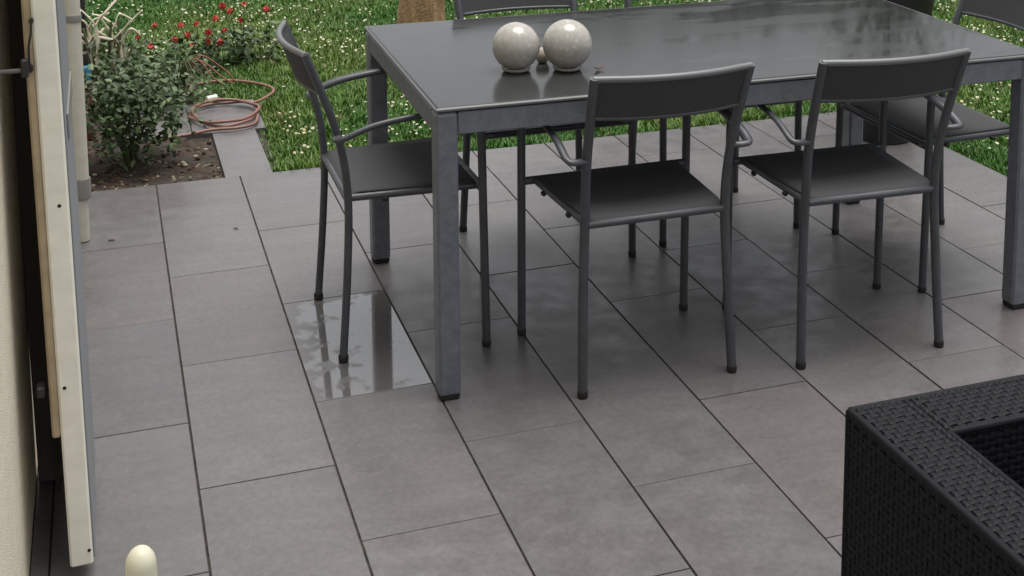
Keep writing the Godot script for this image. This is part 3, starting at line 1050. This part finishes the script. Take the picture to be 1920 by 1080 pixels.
func make_plants() -> void:
	# leafy bush in the bed
	var b := thing("leafy_bush", "dark green leafy bush growing in the bare flower bed", "bush", Vector3(0.06, -0.02, -5.20))
	foliage(b, 2300, 0.029, func():
		var v := Vector3(rng.randfn(0, 1), rng.randfn(0, 1), rng.randfn(0, 1)).normalized() * pow(rng.randf(), 0.42)
		var lump := 1.0 + 0.38 * sin(v.x * 9.0) * cos(v.z * 7.0 + v.y * 5.0)
		return Vector3(v.x * 0.235 * lump, 0.235 + v.y * 0.19 * lump, v.z * 0.22 * lump), [Color(0.040, 0.078, 0.022), Color(0.055, 0.10, 0.028), Color(0.030, 0.058, 0.018), Color(0.10, 0.14, 0.065)])
	for i in 7:
		var a := TAU * i / 7.0 + 0.3
		var sm := mb()
		tube(sm, smooth_path([Vector3(0.015 * cos(a), 0, 0.015 * sin(a)), Vector3(0.05 * cos(a), 0.14, 0.05 * sin(a)), Vector3(0.13 * cos(a), 0.30 + 0.05 * sin(a * 3.0), 0.13 * sin(a))]), PackedFloat32Array(range(13).map(func(q): return 0.006 - q * 0.00033)), 6)
		obj("stem", sm, M.stem, b)
	# pale stalked plant behind the bush
	var y := thing("dry_stalk_plant", "plant with pale forked dry stalks over olive stems", "plant", Vector3(-0.01, -0.02, -6.0))
	for i in 16:
		var a := rng.randf() * TAU
		var r0 := rng.randf() * 0.05
		var base := Vector3(cos(a) * r0, 0, sin(a) * r0)
		var tip := base + Vector3(rng.randf_range(-0.09, 0.11), rng.randf_range(0.28, 0.42), rng.randf_range(-0.05, 0.05))
		var st := mb()
		tube(st, smooth_path([base, base.lerp(tip, 0.5) + Vector3(0, 0.02, 0), tip]), 0.0055, 6)
		obj("stem", st, M.olive_stem if i % 3 else M.stem, y)
		if i % 2 == 0:
			for s in [-1.0, 1.0]:
				var fk := mb()
				tube(fk, smooth_path([tip, tip + Vector3(s * 0.02, 0.03, 0), tip + Vector3(s * rng.randf_range(0.035, 0.06), rng.randf_range(0.04, 0.08), rng.randf_range(-0.03, 0.03)), tip + Vector3(s * rng.randf_range(0.06, 0.10), rng.randf_range(0.03, 0.12), 0)]), 0.0085, 6, 0.5)
				obj("dry_stalk", fk, M.dry_stem, y)
			var dn := mb()
			tube(dn, smooth_path([tip, tip + Vector3(0.006, -0.08, 0.012), tip + Vector3(0.0, -0.17, 0.01)]), 0.0085, 6, 0.5)
			obj("dry_stalk", dn, M.dry_stem, y)
	foliage(y, 260, 0.04, func(): return Vector3(rng.randf_range(-0.13, 0.14), rng.randf_range(0.02, 0.34), rng.randf_range(-0.12, 0.1)), [Color(0.06, 0.09, 0.03), Color(0.10, 0.12, 0.05), Color(0.03, 0.05, 0.02)])
	# arching grass-like plant
	var g := thing("arching_plant", "arching plant with brownish stems beside the garden hose", "plant", Vector3(0.27, -0.02, -6.02))
	var bl := mb()
	for i in 90:
		var a := rng.randf() * TAU
		var out := Vector3(cos(a), 0, sin(a) * 0.8)
		var len := rng.randf_range(0.10, 0.24)
		var p := smooth_path([out * 0.01, out * len * 0.45 + Vector3(0, len * rng.randf_range(0.7, 1.1), 0), out * len * 1.05 + Vector3(0, len * rng.randf_range(0.2, 0.75), 0)], 5)
		tube(bl, p, PackedFloat32Array(range(11).map(func(q): return 0.0042 * (1.0 - q / 11.5))), 4, 0.4)
	obj("blades", bl, plain(lin(0.09, 0.13, 0.055), 0.55), g)
	g.get_child(0).set_meta("kind", "stuff")
	foliage(g, 420, 0.030, func(): return Vector3(rng.randfn(0.0, 0.10), rng.randf_range(0.01, 0.20), rng.randfn(0, 0.09)), [Color(0.06, 0.11, 0.03), Color(0.09, 0.14, 0.05), Color(0.13, 0.16, 0.09)])
	for i in 5:
		var out := Vector3(rng.randf_range(0.04, 0.22), 0, rng.randf_range(-0.05, 0.08))
		var st := mb()
		tube(st, smooth_path([Vector3(0.02 * i - 0.05, 0.03, 0), out * 0.5 + Vector3(0, rng.randf_range(0.16, 0.22), 0), out + Vector3(0, rng.randf_range(0.13, 0.18), 0), out * 1.2 + Vector3(0.01, 0.10, 0)]), 0.0035, 6)
		obj("brown_stem", st, M.brown_stem, g)
	# red flowering plants
	var fl := [[0.16, -6.55, [[-0.02, 0.20], [0.03, 0.17], [0.06, 0.26]]], [0.42, -6.6, [[-0.08, 0.25], [-0.05, 0.19], [0.0, 0.24], [0.04, 0.17], [0.09, 0.26], [0.13, 0.20], [0.10, 0.16], [-0.03, 0.14], [0.05, 0.21], [-0.11, 0.18]]], [0.64, -6.7, [[-0.05, 0.27], [0.0, 0.22], [0.02, 0.30], [-0.09, 0.31]]], [0.80, -6.75, [[-0.03, 0.27]]]]
	for i in fl.size():
		var f: Array = fl[i]
		var t := thing("red_flower_plant", ["red flowering plant nearest the pale dry stalks", "red flowering plant with the densest cluster of blooms", "red flowering plant with a loose group of blooms over the lawn edge", "single red bloom standing apart in the lawn"][i], "flower", Vector3(f[0], -0.03, f[1]), 0.0, "red flowers behind the bed")
		foliage(t, 40 if i == 3 else 300, 0.036, func(): return Vector3(rng.randfn(0.0, 0.075 if i < 3 else 0.02), rng.randf_range(0.01, 0.19), rng.randfn(0, 0.05)), [Color(0.055, 0.10, 0.03), Color(0.09, 0.14, 0.04), Color(0.035, 0.065, 0.02)])
		for q in f[2]:
			var c := Vector3(q[0], q[1], rng.randf_range(-0.05, 0.05))
			var sm := mb()
			tube(sm, smooth_path([Vector3(c.x * 0.3, 0, c.z * 0.3), c * 0.6, c]), 0.0022, 5)
			obj("stem", sm, M.stem, t)
			var pe := mb()
			for k in 11:
				var a := rng.randf() * TAU
				var e := rng.randf_range(-0.3, 1.3)
				var dir := Vector3(cos(a) * cos(e), sin(e), sin(a) * cos(e))
				var side := dir.cross(Vector3.UP).normalized()
				if side.length() < 0.1:
					side = Vector3.RIGHT
				var up := side.cross(dir)
				var cc := c + dir * 0.014
				var s := rng.randf_range(0.008, 0.015)
				tri(pe, cc - side * s, cc + side * s, cc + up * s * 1.4, dir)
				tri(pe, cc - side * s, cc + side * s, cc - up * s * 1.0, dir)
			obj("flower", pe, M.red, t)
	# stump on the lawn
	var tr := thing("tree_stump", "brown rough-barked tree stump standing on the lawn", "stump", Vector3(1.49, -0.045, -6.35))
	var tk := mb()
	var nb := noise(41, 1.0, 4)
	var sides := 48
	var rows := 24
	var pp := func(i: int, j: int) -> Vector3:
		var a := TAU * i / sides
		var h := 0.66 * j / rows
		var r := 0.096 + 0.04 * exp(-h * 6.0)
		r *= 1.0 + 0.10 * nb.get_noise_3d(cos(a) * 2.2, h * 1.4, sin(a) * 2.2) + 0.42 * absf(nb.get_noise_3d(cos(a) * 6.0, h * 2.0, sin(a) * 7.0))
		return Vector3(cos(a) * r, h, sin(a) * r)
	for i in sides:
		for j in rows:
			var a := TAU * (i + 0.5) / sides
			quad(tk, pp.call(i, j), pp.call(i + 1, j), pp.call(i + 1, j + 1), pp.call(i, j + 1), Vector3(cos(a), 0, sin(a)))
	tk.index()
	tk.generate_normals()
	obj("bark", tk, M.bark, tr)
	var cut := mb()
	for i in sides:
		tri(cut, Vector3(0, 0.661, 0), pp.call(i, rows), pp.call(i + 1, rows), Vector3.UP)
	obj("cut_face", cut, plain(lin(0.30, 0.21, 0.12), 0.85), tr)

func make_hedges() -> void:
	# clipped hedges that close the garden, mirrored in the table top
	for h in [["tall green hedge closing the garden beyond the lawn", Vector3(8.2, 0, -10.2), Vector3(9.6, 2.3, 0.9)], ["tall green hedge along the garden side away from the house", Vector3(12.6, 0, -4.0), Vector3(0.9, 2.0, 11.0)]]:
		var t := thing("hedge", h[0], "hedge", h[1])
		var sz: Vector3 = h[2]
		var core := obj("branches", boxm(Vector3(0, sz.y * 0.48, 0), Vector3(sz.x - 0.25, sz.y * 0.96, sz.z - 0.25), 0.15), plain(lin(0.025, 0.035, 0.012), 0.9), t)
		core.set_meta("kind", "stuff")
		foliage(t, 9000, 0.16, func():
			var p := Vector3(rng.randf_range(-0.5, 0.5) * sz.x, rng.randf() * sz.y, rng.randf_range(-0.5, 0.5) * sz.z)
			var k := rng.randi() % 5
			if k == 0:
				p.y = sz.y + rng.randfn(0, 0.10)
			elif sz.x > sz.z:
				p.z = (0.5 if k < 4 else -0.5) * sz.z + rng.randfn(0, 0.07)
			else:
				p.x = (-0.5 if k < 4 else 0.5) * sz.x + rng.randfn(0, 0.07)
			return p, [Color(0.05, 0.09, 0.025), Color(0.07, 0.115, 0.03), Color(0.035, 0.065, 0.02)])

func make_hose() -> void:
	var t := thing("garden_hose", "reddish-brown garden hose coiled on the slab by the lawn", "hose")
	var pts := []
	pts.append_array([Vector3(0.13, 0.006, -5.385), Vector3(0.20, 0.010, -5.42), Vector3(0.30, 0.012, -5.44), Vector3(0.39, 0.012, -5.475), Vector3(0.50, 0.012, -5.47), Vector3(0.575, 0.012, -5.53)])
	for i in 26:
		var a := 0.35 + i / 26.0 * TAU * 2.2
		var r := 1.0 + 0.06 * sin(i * 1.7) - 0.06 * (i / 26.0)
		pts.append(Vector3(0.463 + 0.145 * r * cos(a), 0.012 + (0.014 if i > 12 else 0.0) + 0.004 * sin(i * 2.3), -5.70 - 0.185 * r * sin(a)))
	pts.append_array([Vector3(0.60, 0.022, -5.80), Vector3(0.70, 0.03, -5.93), Vector3(0.66, 0.03, -6.07), Vector3(0.52, 0.035, -6.17), Vector3(0.38, 0.03, -6.17), Vector3(0.25, 0.02, -6.15)])
	var st := mb()
	tube(st, smooth_path(pts, 6), 0.0066, 10)
	obj("tube", st, M.hose, t)
	var c := mb()
	bar(c, Vector3(0.40, 0.035, -5.875), Vector3(0.445, 0.035, -5.895), 0.013, 10)
	obj("connector", c, M.white, t)

func make_small_things() -> void:
	# dark post at the house corner and the bottle beside it
	var p := thing("dark_post", "dark wooden post standing against the house corner", "post", Vector3(-0.135, -0.02, -6.3))
	obj("post", boxm(Vector3(0, 0.9, 0), Vector3(0.085, 1.8, 0.085), 0.006), M.dark_wood, p)
	obj("base_plate", boxm(Vector3(0, 0.01, 0), Vector3(0.12, 0.02, 0.12), 0.003), M.black, p)
	var b := thing("spray_bottle", "small bottle with black cap and blue band beside the bush", "bottle", Vector3(-0.10, -0.02, -5.62))
	var st := mb()
	lathe(st, Vector3.ZERO, [Vector2(0, 0.001), Vector2(0.026, 0.001), Vector2(0.028, 0.006), Vector2(0.028, 0.25), Vector2(0.0, 0.25)], 18)
	obj("body", st, plain(lin(0.10, 0.02, 0.02), 0.4), b)
	var s2 := mb()
	lathe(s2, Vector3.ZERO, [Vector2(0.0285, 0.252), Vector2(0.0285, 0.30), Vector2(0.020, 0.315), Vector2(0.0, 0.315)], 18)
	obj("band", s2, M.blue, b)
	var s3 := mb()
	lathe(s3, Vector3.ZERO, [Vector2(0.0205, 0.316), Vector2(0.0215, 0.36), Vector2(0.014, 0.368), Vector2(0.0, 0.369)], 18)
	obj("cap", s3, M.black, b)
	for q in [[-0.055, -6.30, 0.034, "pale stone lying between the bottle and the dry stalks"], [0.035, -6.33, 0.042, "broad pale stone lying behind the leafy bush"]]:
		var sn := thing("garden_stone", q[3], "stone", Vector3(q[0], -0.015, q[1]), q[0] * 20.0, "pale stones in the bed")
		var s5 := mb()
		var rr: float = q[2]
		lathe(s5, Vector3.ZERO, [Vector2(0, 0), Vector2(rr * 0.8, 0.003), Vector2(rr, rr * 0.3), Vector2(rr * 0.9, rr * 0.65), Vector2(rr * 0.5, rr * 0.85), Vector2(0, rr * 0.9)], 11)
		obj("rock", s5, M.stone, sn)
	# leaf litter on the paving
	for l in [[430, 0.374, -4.34, "small dark leaf lying on the paving near the bed corner"], [197, -0.02, -4.37, "small dark twig lying on the paving by the downpipe"]]:
		var t := thing("fallen_leaf", l[3], "leaf", Vector3(l[1], 0.001, l[2]), rng.randf() * 3.0)
		var s4 := mb()
		for k in 3:
			var x0 := -0.012 + k * 0.008
			var w0: float = [0.001, 0.005, 0.005, 0.001][k]
			var w1: float = [0.001, 0.005, 0.005, 0.001][k + 1]
			quad(s4, Vector3(x0, 0.002, -w0), Vector3(x0 + 0.008, 0.003, -w1), Vector3(x0 + 0.008, 0.004, w1), Vector3(x0, 0.001, w0), Vector3.UP)
		obj("blade", s4, plain(lin(0.035, 0.03, 0.028), 0.7), t)

func _ready() -> void:
	rng.seed = 20240611
	make_camera()
	make_light()
	make_materials()
	make_ground()
	make_house()
	make_lawn()
	make_shutter()
	make_downpipe()
	make_table()
	make_chairs()
	make_sofa()
	make_planter()
	make_balls()
	make_plants()
	make_hedges()
	make_hose()
	make_pole()
	make_small_things()
